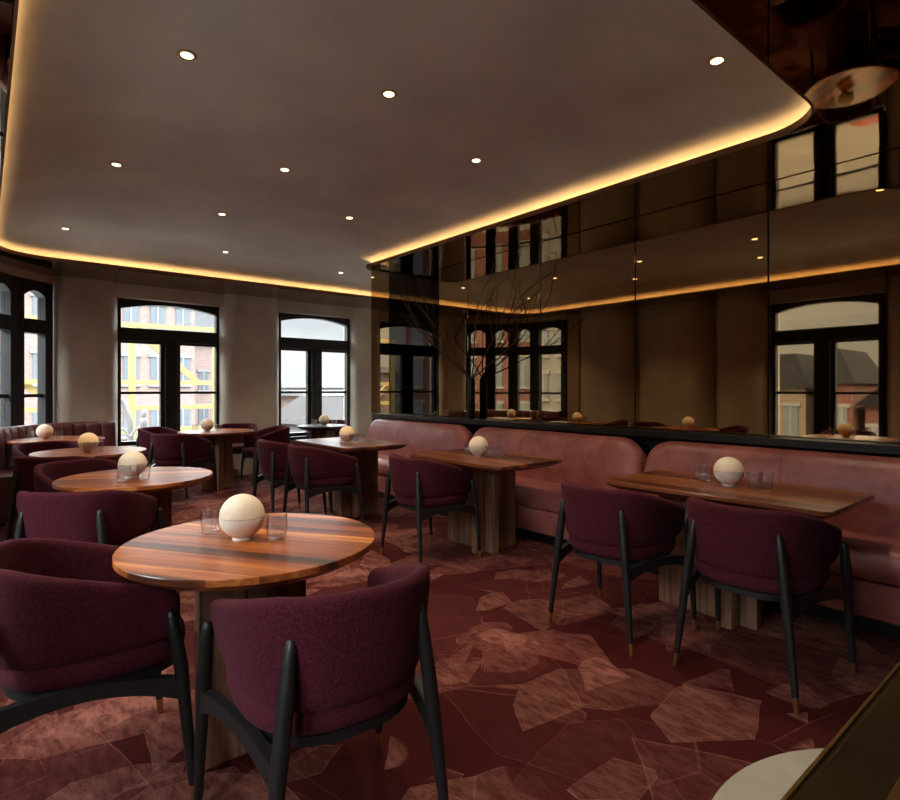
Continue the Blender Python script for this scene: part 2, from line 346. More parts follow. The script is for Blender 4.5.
# ------------------------------------------------------------------ object helpers
def tag(o, label=None, cat=None, group=None, kind=None):
    if label: o['label'] = label
    if cat: o['category'] = cat
    if group: o['group'] = group
    if kind: o['kind'] = kind
    return o
def empty(name, loc=(0, 0, 0), rz=0):
    o = bpy.data.objects.new(name, None); C.objects.link(o); o.location = loc; o.rotation_euler = (0, 0, rz); o.empty_display_size = .1
    return o
def children(o): return list(o.children)
def copy_tree(o, parent=None):
    c = o.copy(); C.objects.link(c)
    if parent: c.parent = parent
    for ch in children(o): copy_tree(ch, c)
    return c
def struct(name, bm, m, **kw):
    o = link(name, bm, m, **kw); o['kind'] = 'structure'; return o
BM = bmesh.new

# ================================================================== THE ROOM
bm = BM(); box(bm, -.75, 7.4, -2.6, 8.75, -.12, 0); struct('floor', bm, M['carpet'], smooth=False)

def wall_root(name):
    o = empty(name); o['kind'] = 'structure'; return o
def pier_plan(a, b, face, back, r):     # plan along +X at y=face, room on the -Y side
    return [(b, back), (b, face+r)][0:1]+[(b, face+r)]+arc(b-r, face+r, r, 0, -PI/2, 8)[1:]+arc(a+r, face+r, r, -PI/2, -PI, 8)+[(a, back)]
ROT90 = Matrix.Rotation(PI/2, 4, 'Z')    # (x,y) -> (-y,x): used for the wall on the -X side
def map_left(pts, X0):                    # plan with (along, depth): along -> Y, depth -> -X
    return [(-d, a) for a, d in pts]

# far wall (windows), room side is -Y
wf = wall_root('wall_far')
for a, b_ in ((.65, 1.38), (2.67, 3.58), (4.84, 5.32), (6.48, 7.4)):
    bm = BM(); prism(bm, pier_plan(a, b_, 8.38, 8.75, .21), 0, HM+.1); link('pier', bm, M['plaster'], wf, angle=60)
for a, b_ in ((1.38, 2.67), (3.58, 4.84), (5.32, 6.48)):
    bm = BM(); box(bm, a-.05, b_+.05, 8.50, 8.75, 0, .50); link('spandrel', bm, M['plaster'], wf, smooth=False)
    bm = BM(); box(bm, a-.05, b_+.05, 8.46, 8.75, 2.475, HM+.1); link('header', bm, M['plaster'], wf, smooth=False)
    bm = BM(); box(bm, a, b_, 8.42, 8.60, .47, .515); link('sill', bm, M['frame'], wf, smooth=False)

# left wall behind the round tables, room side is +X
wl = wall_root('wall_left')
for a, b_ in ((-2.6, -.12), (1.10, 2.00), (3.26, 4.12), (4.12, 5.44), (5.44, 6.72)):
    bm = BM(); prism(bm, map_left(pier_plan(a, b_, .40, .78, .36), 0), 0, HM+.1); link('pier', bm, M['plaster'], wl, angle=60)
for a, b_ in ((-.12, 1.10), (2.00, 3.26)):
    bm = BM(); box(bm, -.78, -.52, a-.05, b_+.05, 0, .50); link('spandrel', bm, M['plaster'], wl, smooth=False)
    bm = BM(); box(bm, -.78, -.48, a-.05, b_+.05, 2.475, HM+.1); link('header', bm, M['plaster'], wl, smooth=False)
    bm = BM(); box(bm, -.62, -.44, a, b_, .47, .515); link('sill', bm, M['frame'], wl, smooth=False)

# bay of narrow windows in the far left corner
BAY = [(.63, 8.53), (.26, 8.20), (-.01, 7.82), (-.19, 7.40), (-.32, 6.74)]
wb = wall_root('wall_bay')
for i in range(4):
    (x0, y0), (x1, y1) = BAY[i], BAY[i+1]
    d = Vector((x1-x0, y1-y0)).normalized(); n = Vector((d.y, -d.x))      # n points outward
    if n.dot(Vector((x0-1.5, y0-6))) < 0: n = -n
    for z0, z1, o0, nm in ((0, .50, -.02, 'spandrel'), (2.56, HM+.1, -.06, 'header')):
        bm = BM()
        q = [Vector((x0, y0))+n*o0-d*.02, Vector((x1, y1))+n*o0+d*.02, Vector((x1, y1))+n*.22+d*.05, Vector((x0, y0))+n*.22-d*.05]
        prism(bm, q, z0, z1); link(nm, bm, M['plaster'], wb, smooth=False)

bm = BM(); prism(bm, [(-.42, 6.55), (-.30, 6.72), (-.55, 6.86), (-.78, 6.72)], 0, HM+.1); link('pier', bm, M['plaster'], wb, smooth=False)
# mirror wall side
bm = BM(); box(bm, XM+.012, XM+.25, -2.6, 5.56, 0, HM); box(bm, XM+.012, XM+.25, 5.56, 6.57, 0, HM+.24); struct('wall_right', bm, M['joint'], smooth=False)
bm = BM(); box(bm, XM+.25, 7.4, 6.35, 6.57, 0, HM); struct('wall_alcove', bm, M['plaster'], smooth=False)
bm = BM(); box(bm, 7.3, 7.5, 6.57, 8.75, 0, HM+.1); struct('wall_end', bm, M['plaster'], smooth=False)
bm = BM(); box(bm, -.78, XM+.25, -2.75, -2.6, 0, HM+.1); struct('wall_near', bm, M['plaster'], smooth=False)

# black ledge over the banquette
bm = BM(); box(bm, 3.885, XM, -2.5, 6.24, .905, .955)
tag(link('ledge', bm, M['black'], smooth=False, bevel=.004), 'long black shelf running between banquette back and bronze mirror', 'ledge')

# bronze mirror panels
ys = [-2.5, -1.45, -.45, .55, 1.555, 2.555, 3.56, 4.59, 5.098]
lab = ['bronze mirror panel far to the right behind the near end of banquette', 'bronze mirror panel second from the near end of the wall',
       'bronze mirror panel just past the right edge of the photo', 'bronze mirror panel reflecting the large double window',
       'bronze mirror panel behind the nearest rectangular table', 'bronze mirror panel reflecting a bare plaster pier',
       'bronze mirror panel reflecting the bay of narrow windows', 'half width bronze mirror panel just before the dark smoked panels']
for i in range(len(ys)-1):
    if i < 2: continue
    bm = BM(); box(bm, XM, XM+.012, ys[i]+.003, ys[i+1]-.003, .956, HM-.002)
    tag(link('mirror_panel', bm, M['mirror'], smooth=False, bevel=.003, bseg=1), lab[i], 'mirror', 'bronze mirror panels')
for y0_, y1_, z1_, lb in ((5.103, 5.557, HM-.002, 'nearer of the two very dark smoked mirror panels'), (5.563, 6.127, HM+.24, 'farther of the two very dark smoked mirror panels')):
    bm = BM(); box(bm, XM, XM+.012, y0_, y1_, .956, z1_)
    tag(link('mirror_panel', bm, M['dmirror'], smooth=False), lb, 'mirror', 'dark smoked mirror panels')
bm = BM(); box(bm, XM, XM+.012, 6.133, 6.567, .956, HM+.24)
tag(link('mirror_panel', bm, M['mirror'], smooth=False), 'narrow bronze mirror panel at the far end of the wall beyond the dark panels', 'mirror', 'bronze mirror panels')

# ------------------------------------------------------------------ ceiling
OUT = round_poly([(.10, 1.0), (3.37, 1.0), (3.37, 5.66), (6.6, 5.66), (6.6, 7.42), (.10, 7.42)], [.30, .30, .12, .3, .3, .45], 10)
def offset(P, d):       # outward for d > 0, CCW
    n = len(P); o = []
    for i in range(n):
        a = Vector(P[i-1]); p = Vector(P[i]); b = Vector(P[(i+1) % n])
        t = ((p-a).normalized()+(b-p).normalized()).normalized()
        o.append((p.x+t.y*d, p.y-t.x*d))
    return o
ce = BM()
outer = [(-.85, -2.7), (7.5, -2.7), (7.5, 8.9), (-.85, 8.9)]
hole = offset(OUT, .012)
eds = []
for loop in (outer, hole):
    vs = [ce.verts.new((x, y, HM)) for x, y in loop]
    for i in range(len(vs)): eds.append(ce.edges.new((vs[i], vs[(i+1) % len(vs)])))
bmesh.ops.triangle_fill(ce, use_beauty=True, edges=eds)
for f in ce.faces:
    if f.normal.z > 0: f.normal_flip()
me = bpy.data.meshes.new('ceiling'); ce.to_mesh(me); ce.free(); me.materials.append(M['cmirror'])
ceil = bpy.data.objects.new('ceiling', me); C.objects.link(ceil); ceil['kind'] = 'structure'
# bronze lip and trough around the opening
bm = BM()
loops = [(.012, HM), (0, HM-.004), (0, HM+.034), (.012, HM+.034), (.012, HM+.012)]
rs = [[(x, y, z) for x, y in offset(OUT, d)] for d, z in loops]
rings(bm, rs, cap0=False, cap1=False)
link('cove_lip', bm, M['lip'], ceil, angle=30)
bm = BM()
rs = [[(x, y, z) for x, y in offset(OUT, d)] for d, z in ((.012, HM+.004), (.10, HM+.004), (.10, HM+.046))]
rings(bm, rs, cap0=False, cap1=False); link('cove_trough', bm, M['vault'], ceil, angle=30)
bm = BM()
rs = [[(x, y, z) for x, y in offset(OUT, d)] for d, z in ((.022, HM+.006), (.022, HM+.016), (.034, HM+.016), (.034, HM+.006))]
rings(bm, rs, cap0=False, cap1=False); link('led_strip', bm, M['led'], ceil, angle=30)
# shallow plaster vault above
EDGE = offset(OUT, .10)
SEG = [(Vector(EDGE[i-1]), Vector(EDGE[i])) for i in range(len(EDGE))]
def inside(x, y):
    r = False
    for a, b_ in SEG:
        if (a.y > y) != (b_.y > y) and x < (b_.x-a.x)*(y-a.y)/(b_.y-a.y)+a.x: r = not r
    return r
def sdist(x, y):
    p = Vector((x, y)); m_ = 9
    for a, b_ in SEG:
        d = b_-a; t = max(0, min(1, (p-a).dot(d)/max(1e-9, d.length_squared)))
        m_ = min(m_, (p-a-d*t).length)
    return m_
def vault_z(d):
    s = min(1, d/.75); return HM+.046+.184*(1-(1-s)**2.0)
pts = [Vector(p) for p in EDGE]; ne = len(pts)
hs = [0.0]*ne
for i in range(1, 95):
    for j in range(1, 95):
        x, y = .0+i*.085, .9+j*.085
        if inside(x, y):
            d = sdist(x, y)
            if d > .035: pts.append(Vector((x, y))); hs.append(d)
for dd in (.03, .06, .1, .15):
    pass
vo, eo, fo, ov, oe, of = delaunay_2d_cdt(pts, [(i, (i+1) % ne) for i in range(ne)], [], 1, 1e-6)
bm = BM()
vv = []
for v, orig in zip(vo, ov):
    d = hs[orig[0]] if orig else 0
    vv.append(bm.verts.new((v.x, v.y, vault_z(d))))
for f in fo: bm.faces.new([vv[i] for i in f])
link('plaster_vault', bm, M['vault'], ceil, angle=180)
bm = BM(); box(bm, -.9, 7.5, -2.8, 8.95, HM+.35, HM+.45)
for a in ((-.9, -.8, -2.8, 8.95), (7.5, 7.6, -2.8, 8.95), (-.9, 7.5, -2.9, -2.8), (-.9, 7.5, 8.85, 8.95)): box(bm, *a, HM+.05, HM+.36)
struct('roof', bm, M['joint'], smooth=False)
# downlights
DL = [(.76, 2.91, 'largest downlight, above the near left round table, left part of ceiling'), (1.71, 2.59, 'recessed downlight in the middle of the ceiling near the top edge'),
      (2.69, 1.26, 'recessed downlight beside the near right rounded corner of the ceiling'), (2.68, 2.95, 'recessed downlight third along the row nearest the mirror wall'),
      (1.71, 3.97, 'recessed downlight in the centre row behind the one near the top'), (.74, 4.65, 'recessed downlight in the left row above the second round table'),
      (1.70, 5.35, 'recessed downlight in the centre row third from the camera'), (2.66, 4.70, 'recessed downlight before the corner where the cove turns'),
      (.64, 6.82, 'recessed downlight nearest the bay of narrow windows'), (2.20, 6.80, 'recessed downlight nearest the first double window'),
      (3.80, 6.95, 'recessed downlight deepest in the alcove past the mirror wall'), (1.0, 1.3, 'recessed downlight over the front chair, above the frame')]
def make_downlight():
    r = empty('downlight')
    bm = BM(); lathe(bm, [(.030, .012), (.044, .006), (.046, .0), (.040, -.004), (.031, -.002)], 24); link('trim_ring', bm, M['can'], r)
    bm = BM(); lathe(bm, [(.0005, -.003), (.028, -.003), (.028, .010), (.0005, .010)], 20); link('lens', bm, M['lampglow'], r)
    ld = bpy.data.lights.new('downlight_lamp', 'SPOT'); ld.energy = 20; ld.color = (1, .80, .58); ld.spot_size = math.radians(100); ld.spot_blend = .8; ld.shadow_soft_size = .03
    lo = bpy.data.objects.new('downlight_lamp', ld); C.objects.link(lo); lo.location = (0, 0, -.03); lo.parent = r
    return r
d0 = make_downlight()
for i, (x, y, lb) in enumerate(DL):
    o = d0 if i == 0 else copy_tree(d0)
    z = vault_z(sdist(x, y))
    o.location = (x, y, z-.004)
    tag(o, lb, 'downlight', 'recessed ceiling downlights')

# ------------------------------------------------------------------ windows
def arch_poly(x0, x1, ztop, zs, zc, n=12):    # piece between flat top and arched lower edge
    pts = [(x1, ztop), (x0, ztop), (x0, zs)]
    for i in range(n+1):
        t = i/n; x = x0+(x1-x0)*t
        pts.append((x, zs+(zc-zs)*(1-(2*t-1)**2)))
    pts.append((x1, zs))
    out = []
    for p in pts:
        if not out or (abs(out[-1][0]-p[0])+abs(out[-1][1]-p[1])) > 1e-6: out.append(p)
    return out
def double_window(name, loc, rz, W):
    r = empty(name, loc, rz); r['kind'] = 'structure'
    h = W/2; zb, zt = .515, 2.47; jm = .055; mu = .128; D = .05
    f = BM()
    box(f, -h, -h+jm, -D, D, zb, zt); box(f, h-jm, h, -D, D, zb, zt)
    box(f, -h+jm, h-jm, -D, D, zb, zb+.055); box(f, -h+jm, h-jm, -D-.01, D, 1.92, 2.09)
    prism_v(f, arch_poly(-h+jm, h-jm, zt, 2.345, 2.425), -D, D)
    link('frame', f, M['frame'], r, smooth=False, bevel=.004)
    f = BM(); box(f, -mu, mu, -D+.02, D, zb+.055, 1.92); box(f, -mu+.05, mu-.05, -D-.03, -D+.02, zb+.055, 1.92)
    link('mullion', f, M['frame'], r, smooth=False, bevel=.006)
    for a, b_ in ((-h+jm, -mu), (mu, h-jm)):
        f = BM(); box(f, a, b_, -.025, .03, 1.20, 1.235); box(f, a, b_, -.02, .03, 1.885, 1.92)
        link('sash_rail', f, M['frame'], r, smooth=False)
        for z0, z1 in ((zb+.055, 1.20), (1.235, 1.885)):
            f = BM(); box(f, a, b_, .008, .014, z0, z1); link('pane', f, M['pane'], r, smooth=False)
    f = BM(); prism_v(f, [(-h+jm, 2.09)]+[(x, z) for x, z in arch_poly(-h+jm, h-jm, 9, 2.345, 2.425)[2:]]+[(h-jm, 2.09)], .008, .014)
    link('pane', f, M['pane'], r, smooth=False)
    return r
double_window('window_1', (2.025, 8.60, 0), 0, 1.33)
double_window('window_2', (4.21, 8.60, 0), 0, 1.28)
double_window('window_3', (5.9, 8.60, 0), 0, 1.2)
double_window('window_4', (-.60, 2.63, 0), PI/2, 1.30)
double_window('window_5', (-.60, .49, 0), PI/2, 1.26)
for i in range(4):
    (x0, y0), (x1, y1) = BAY[i], BAY[i+1]
    d = Vector((x0-x1, y0-y1)); W = d.length; rz = math.atan2(d.y, d.x)
    r = empty('window_%d' % (6+i), ((x0+x1)/2, (y0+y1)/2, 0), rz); r['kind'] = 'structure'
    h = W/2; jm = .105; D = .06; zb, zt = .5, 2.57
    f = BM()
    box(f, -h, -h+jm, -D, D, zb, zt); box(f, h-jm, h, -D, D, zb, zt)
    box(f, -h+jm, h-jm, -D, D, zb, zb+.08); box(f, -h+jm, h-jm, -D-.015, D, 1.93, 2.10)
    prism_v(f, arch_poly(-h+jm, h-jm, zt, 2.37, 2.44), -D, D)
    link('frame', f, M['frame'], r, smooth=False, bevel=.006)
    f = BM(); box(f, -h+jm, h-jm, -.025, .03, 1.17, 1.21); link('sash_rail', f, M['frame'], r, smooth=False)
    for z0, z1 in ((zb+.08, 1.17), (1.21, 1.93)):
        f = BM(); box(f, -h+jm, h-jm, .008, .014, z0, z1); link('pane', f, M['pane'], r, smooth=False)
    f = BM(); prism_v(f, [(-h+jm, 2.10)]+arch_poly(-h+jm, h-jm, 9, 2.37, 2.44)[2:]+[(h-jm, 2.10)], .008, .014)
    link('pane', f, M['pane'], r, smooth=False)

# baseboards
bm = BM()
for a, b_ in ((.9, 7.3),): box(bm, a, b_, 8.35, 8.52, 0, .10)
struct('baseboard_far', bm, M['plaster'], smooth=False)

# ================================================================== TABLES
def round_top(R, m, z1=HT):
    bm = BM(); lathe(bm, [(R-.050, z1-.050), (R-.006, z1-.026), (R, z1-.021), (R, z1-.003), (R-.002, z1)], 72); return bm
def rect_top(hx, hy, m, z1=HT):
    bm = BM()
    rs = []
    for ins, z in ((.050, z1-.050), (.006, z1-.026), (0, z1-.021), (0, z1-.003), (.002, z1)):
        rs.append([(x, y, z) for x, y in rrect(-hx+ins, hx-ins, -hy+ins, hy-ins, .045, 5)])
    rings(bm, rs); return bm
def slabs(root, lx, ly, rot=0):
    for k, (a, b_) in enumerate(((lx, .03), (.03, ly))):
        bm = BM()
        if k == 0: box(bm, -a, a, -b_, b_, .0, HT-.051)
        else:
            box(bm, -a, a, b_-2*b_, -.0301, .0, HT-.051); box(bm, -a, a, .0301, b_, .0, HT-.051)
        o = link('pedestal_slab', bm, M['walnut2'], root, smooth=False, bevel=.004); 
        o.rotation_euler = (0, 0, rot)
def bracket(root, rot=0):
    bm = BM(); box(bm, -.16, .16, -.05, .05, HT-.064, HT-.0505); o = link('bracket', bm, M['black'], root, smooth=False); o.rotation_euler = (0, 0, rot)
def round_table(x, y, R, rot, label, top='walnut', group='round walnut tables'):
    t = empty('round_table', (x, y, 0), rot); tag(t, label, 'table', group)
    link('tabletop', round_top(R, None), M[top], t, angle=25)
    # grain of the slabs must run upright: built in local axes with a turned wood axis
    slabs(t, .19, .19, -rot); return t
round_table(.742, 1.997, .431, math.radians(34), 'nearest round walnut table with wide bright stripe, foreground left')
round_table(.731, 3.894, .427, math.radians(62), 'second round walnut table, behind the nearest round one')
round_table(.714, 5.717, .427, math.radians(50), 'third round walnut table, with orange lit ball lamp, behind two others')
round_table(.62, 7.35, .43, math.radians(80), 'round walnut table at the far left before plum bay bench')
round_table(2.30, 7.45, .45, math.radians(70), 'round walnut table before the first double window')
round_table(3.85, 7.60, .36, 0, 'small round dark-topped table before the second double window', 'darktop', 'dark tables')
def rect_table(x, y, hx, hy, label):
    t = empty('rectangular_table', (x, y, 0), 0); tag(t, label, 'table', 'rectangular walnut tables')
    link('tabletop', rect_top(hx, hy, None), M['walnutd'], t, angle=25); 
    bm = BM(); box(bm, -.03, .03, -.16, .40, 0, HT-.051); link('pedestal_slab', bm, M['walnut2'], t, smooth=False, bevel=.004)
    bm = BM(); box(bm, .0301, .30, -.075, -.015, 0, HT-.051); box(bm, -.13, -.0301, -.075, -.015, 0, HT-.051); link('pedestal_slab', bm, M['walnut2'], t, smooth=False, bevel=.004)
    bracket(t); return t
rect_table(3.165, 1.42, .345, .588, 'nearest rectangular walnut table along the banquette, right of photo')
rect_table(3.055, 3.29, .345, .54, 'middle rectangular walnut table along the banquette with one chair')
rect_table(2.86, 5.06, .335, .56, 'farthest rectangular walnut table, by the far end of the banquette')

# ------------------------------------------------------------------ ball lamps and tumblers
def make_lamp():
    r = empty('ball_lamp'); R = .077; cz = .077+.004
    bm = BM(); pr = [(.034, 0), (.034, .006)]
    for i in range(3, 13):
        a = -PI/2+(PI/2)*i/12; pr.append((R*math.cos(a), cz+R*math.sin(a)-.001))
    pr.append((R-.007, cz-.0012)); lathe(bm, pr, 40); link('base', bm, M['ceramic'], r, angle=50)
    bm = BM(); pr = [(R-.007, cz+.0015)]
    for i in range(0, 13):
        a = (PI/2)*i/12; pr.append((max(.0008, R*math.cos(a)), cz+R*math.sin(a)+.0015))
    lathe(bm, pr, 40); tag(link('shade', bm, M['dome'], r, angle=50), 'warm glowing dome')
    return r
def make_tumbler():
    bm = BM()
    lathe(bm, [(.0008, .0), (.028, .0), (.032, .003), (.0375, .045), (.036, .088), (.0342, .0885), (.0335, .086), (.0348, .045), (.0300, .012), (.0008, .010)], 28)
    return link('tumbler', bm, M['glass'], angle=50)
lamp0 = make_lamp(); tum0 = make_tumbler()
used = {'l': False, 't': False}
def lamp(x, y, lb, lit=False):
    o = copy_tree(lamp0) if used['l'] else lamp0
    used['l'] = True; o.location = (x, y, HT); o.rotation_euler = (0, 0, random.uniform(0, 6)); tag(o, lb, 'table lamp', 'stoneware ball lamps on tables')
    if lit:
        for ch in o.children:
            if ch.name.startswith('shade'): ch.material_slots[0].link = 'OBJECT'; ch.material_slots[0].material = M['dome_lit']
def tumbler(x, y, lb):
    o = copy_tree(tum0) if used['t'] else tum0
    used['t'] = True; o.location = (x, y, HT+.0005); tag(o, lb, 'glass', 'clear tumblers beside the lamps')
U = Vector((.77, -.637))       # a direction across the photo, left to right
LS = [((.715, 2.03), 'nearest ball lamp, on the nearest round walnut table', 'nearest round table'),
      ((.70, 3.86), 'ball lamp on the second round table from camera', 'second round table'),
      ((.70, 5.72), 'orange lit ball lamp on the third round table', 'third round table'),
      ((.51, 7.38), 'ball lamp on the table in front of plum bay bench', 'bay bench table'),
      ((2.20, 7.50), 'ball lamp on the round table before first double window', 'table by first window'),
      ((3.86, 7.56), 'ball lamp on the small dark-topped round table', 'small dark table'),
      ((3.19, 1.43), 'white ball lamp on the nearest rectangular table', 'nearest rectangular table'),
      ((3.05, 3.33), 'ball lamp on the middle rectangular table at banquette', 'middle rectangular table'),
      ((2.86, 5.10), 'ball lamp on the farthest rectangular table', 'farthest rectangular table')]
for i, ((x, y), lb, tn) in enumerate(LS):
    lamp(x, y, lb, i in (2, 8))
    if i < 6:
        if i == 0: pl = [((.655, 2.185), 'left'), ((.81, 1.95), 'right')]
        elif i == 1: pl = [((.735, 3.74), 'right'), ((.63, 3.72), 'left')]
        elif i == 2: pl = [((.76, 5.60), 'right'), ((.68, 5.58), 'left')]
        else: pl = [((x-U.x*.15, y-U.y*.15), 'left'), ((x+U.x*.15, y+U.y*.15), 'right')]
        for (a, b_), sd in pl:
            tumbler(a, b_, 'clear tumbler %s of the ball lamp on the %s' % (sd, tn))
    else:
        for (dx, dy, w) in ((.03, .145, 'nearer left'), (-.06, .17, 'farther left') if False else (.07, .20, 'outer left'), (-.01, -.14, 'inner right'), (.06, -.17, 'outer right')):
            tumbler(x+dx, y+dy, 'clear tumbler %s of the ball lamp on the %s' % (w.replace('nearer', 'inner'), tn))

# ================================================================== CHAIRS
def chair_shell():
    bm = BM(); a, bb, yc = .228, .244, -.012
    path = []
    ya = .160
    for i in range(5): path.append((a, ya+(yc-ya)*i/5))
    for i in range(25):
        t = -PI*i/24
        c_, s_ = math.cos(t), math.sin(t); e = .78
        path.append((a*math.copysign(abs(c_)**e, c_), yc+bb*math.copysign(abs(s_)**e, s_)))
    for i in range(1, 6): path.append((-a, yc+(ya-yc)*i/5))
    th = .024
    def section(p, nrm, kz, kt):
        x, y = p
        zt = .776-.128*max(0, min(1, (y+.20)/.42)); zb = .482+.018*sstep(y, -.02, .24)
        zm = (zt+zb)/2; zt = zm+(zt-zm)*kz; zb = zm+(zb-zm)*kz
        pts = []
        T = th*kt; r = T
        prof = [(-T, zb+r)]
        for i in range(1, 6): prof.append((-T, zb+r+(zt-zb-2*r)*i/5))
        for i in range(1, 7): prof.append((-T*math.cos(PI*i/6), zt-r+r*math.sin(PI*i/6)))
        for i in range(1, 6): prof.append((T, zt-r-(zt-zb-2*r)*i/5))
        for i in range(1, 6): prof.append((T*math.cos(PI*i/6), zb+r-r*math.sin(PI*i/6)))
        for o_, z in prof:
            fl = (z-.48)*.13-.004+.008*math.sin(PI*max(0, min(1, (z-.48)/.3)))
            pts.append((x+nrm[0]*(o_+fl), y+nrm[1]*(o_+fl), z))
        return pts
    n = len(path); rs = []
    def normal(i):
        p0 = Vector(path[max(0, i-1)]); p1 = Vector(path[min(n-1, i+1)]); d = (p1-p0).normalized()
        return (-d.y, d.x) if False else (-d.y*-1*-1, d.x) 
    for i in range(n):
        nr = normal(i)
        if Vector(nr).dot(Vector(path[i])-Vector((0, .02))) < 0: nr = (-nr[0], -nr[1])
        rs.append((path[i], nr))
    sec = []
    for k in (4, 3, 2, 1):
        an = PI/2*k/4.4; sec.append(section((rs[0][0][0]-.0, rs[0][0][1]+.045*math.sin(an)), (1, 0), 1-.42*(1-math.cos(an)), max(.12, math.cos(an))))
    for p, nr in rs: sec.append(section(p, nr, 1, 1))
    for k in (1, 2, 3, 4):
        an = PI/2*k/4.4; sec.append(section((rs[-1][0][0], rs[-1][0][1]+.045*math.sin(an)), (-1, 0), 1-.42*(1-math.cos(an)), max(.12, math.cos(an))))
    rings(bm, sec)
    return bm
def seat_bm():
    bm = BM(); rs = []
    for k, z in ((.88, .412), (.955, .418), (1.0, .440), (1.005, .470), (.985, .490), (.92, .500), (.6, .505)):
        ring = []
        for i in range(48):
            t = 2*PI*i/48; c_, s_ = math.cos(t), math.sin(t)
            e = .62 if s_ > 0 else .8
            x = .250*math.copysign(abs(c_)**e, c_)*k; y = (.252 if s_ > 0 else .262)*math.copysign(abs(s_)**e, s_)*k
            ring.append((x, y, z))
        rs.append(ring)
    rings(bm, rs); return bm
def leg_bm(foot, knee, top):
    bm = BM(); F, K, T = Vector(foot), Vector(knee), Vector(top)
    pts = [F.lerp(K, .14), F.lerp(K, .5), K, K.lerp(T, .35), K.lerp(T, .7), K.lerp(T, .93), T, T+Vector((0, 0, .006))]
    tube(bm, pts, [.0125, .0165, .0205, .0205, .019, .0165, .012, .005], 12); return bm
def tip_bm(foot, knee):
    bm = BM(); F, K = Vector(foot), Vector(knee)
    tube(bm, [F, F.lerp(K, .142)], [.0105, .0127], 12); return bm
def make_chair():
    r = empty('dining_chair')
    link('backrest', chair_shell(), M['fabric'], r, sub=1)
    link('seat', seat_bm(), M['fabric'], r, sub=1)
    LG = []
    for s in (-1, 1):
        LG.append(((s*.252, -.285, 0), (s*.207, -.268, .42), (s*.176, -.255, .678)))
        LG.append(((s*.298, .236, 0), (s*.287, .200, .42), (s*.280, .172, .595)))
    for f, k, t in LG:
        o = link('leg', leg_bm(f, k, t), M['blackwood'], r, angle=60)
        tag(link('tip', tip_bm(f, k), M['brass'], o, angle=60), 'brass foot tip')
    # seat rails: arched bars between the legs
    def rail(p, q, sag, w=.014, h=.026):
        bm = BM(); p, q = Vector(p), Vector(q); d = (q-p).normalized(); n = Vector((-d.y, d.x, 0)); rs = []
        for i in range(9):
            t = i/8; c = p.lerp(q, t); up = sag*(1-(2*t-1)**2); hh = h*(1.25-.45*(1-(2*t-1)**2))
            rs.append([c+n*w+Vector((0, 0, up+hh)), c-n*w+Vector((0, 0, up+hh)), c-n*w+Vector((0, 0, up-hh)), c+n*w+Vector((0, 0, up-hh))])
        rings(bm, rs); link('seat_rail', bm, M['blackwood'], r, smooth=True, angle=40)
    for s in (-1, 1): rail((s*.211, -.266, .366), (s*.287, .204, .360), .040)
    bm = BM(); rs = []
    for k, z in ((.92, .388), (.92, .414), (.80, .414), (.80, .388)):
        ring = []
        for i in range(48):
            t = 2*PI*i/48; c_, s_ = math.cos(t), math.sin(t); e = .62 if s_ > 0 else .8
            ring.append((.250*math.copysign(abs(c_)**e, c_)*k, (.252 if s_ > 0 else .262)*math.copysign(abs(s_)**e, s_)*k, z))
        rs.append(ring)
    rs.append(rs[0]); rings(bm, rs, cap0=False, cap1=False); bmesh.ops.remove_doubles(bm, verts=bm.verts[:], dist=1e-5)
    link('seat_frame', bm, M['blackwood'], r, angle=40)
    return r
chair0 = make_chair()
def face(dx, dy): return math.atan2(-dx, dy)
CH = [(.762, 1.50, (.1, 1), 'nearest chair, back to camera, in front of the nearest round table', 'a'),
      (.285, 2.15, (1, -.06), 'burgundy armchair cut by the left edge at the nearest round table', 'a'),
      (.44, 3.52, (.57, .82), 'burgundy armchair seen from behind, in front of second round table', 'a'),
      (.55, 4.45, (.36, -.93), 'burgundy armchair facing us beyond the second round table', 'a'),
      (.49, 5.30, (.55, .83), 'dark shadowed armchair before the third round table, at left edge', 'a'),
      (.50, 6.30, (.30, -.95), 'burgundy armchair facing us beyond the third round table', 'a'),
      (1.76, 6.98, (.72, .69), 'armchair with back to us, left front of the table by first window', 'w'),
      (2.86, 7.28, (-1, .1), 'armchair right front of the round table by first window', 'w'),
      (2.72, 7.98, (-.5, -.85), 'armchair between pier and the round table by first window', 'w'),
      (1.82, 7.93, (.72, -.69), 'armchair under the first window, left far side of round table', 'w'),
      (4.18, 8.02, (-.6, -.8), 'armchair peeking behind the small dark-topped table', 'w'),
      (2.74, 1.09, (1, 0), 'burgundy armchair at right, nearer seat of the nearest rectangular table', 'b'),
      (2.66, 1.77, (1, 0), 'burgundy armchair farther left seat of the nearest rectangular table', 'b'),
      (2.64, 3.42, (1, 0), 'only armchair at the middle rectangular table', 'b'),
      (2.40, 4.70, (1, 0), 'armchair nearer seat of the farthest rectangular table', 'b'),
      (2.36, 5.34, (1, 0), 'armchair at far end of the farthest rectangular table', 'b')]
GR = {'a': 'armchairs at the round tables on the left', 'b': 'armchairs facing the banquette', 'w': 'armchairs by the far windows'}
for i, (x, y, d, lb, g) in enumerate(CH):
    o = chair0 if i == 0 else copy_tree(chair0)
    o.location = (x, y, 0); o.rotation_euler = (0, 0, face(*d)); tag(o, lb, 'chair', GR[g])

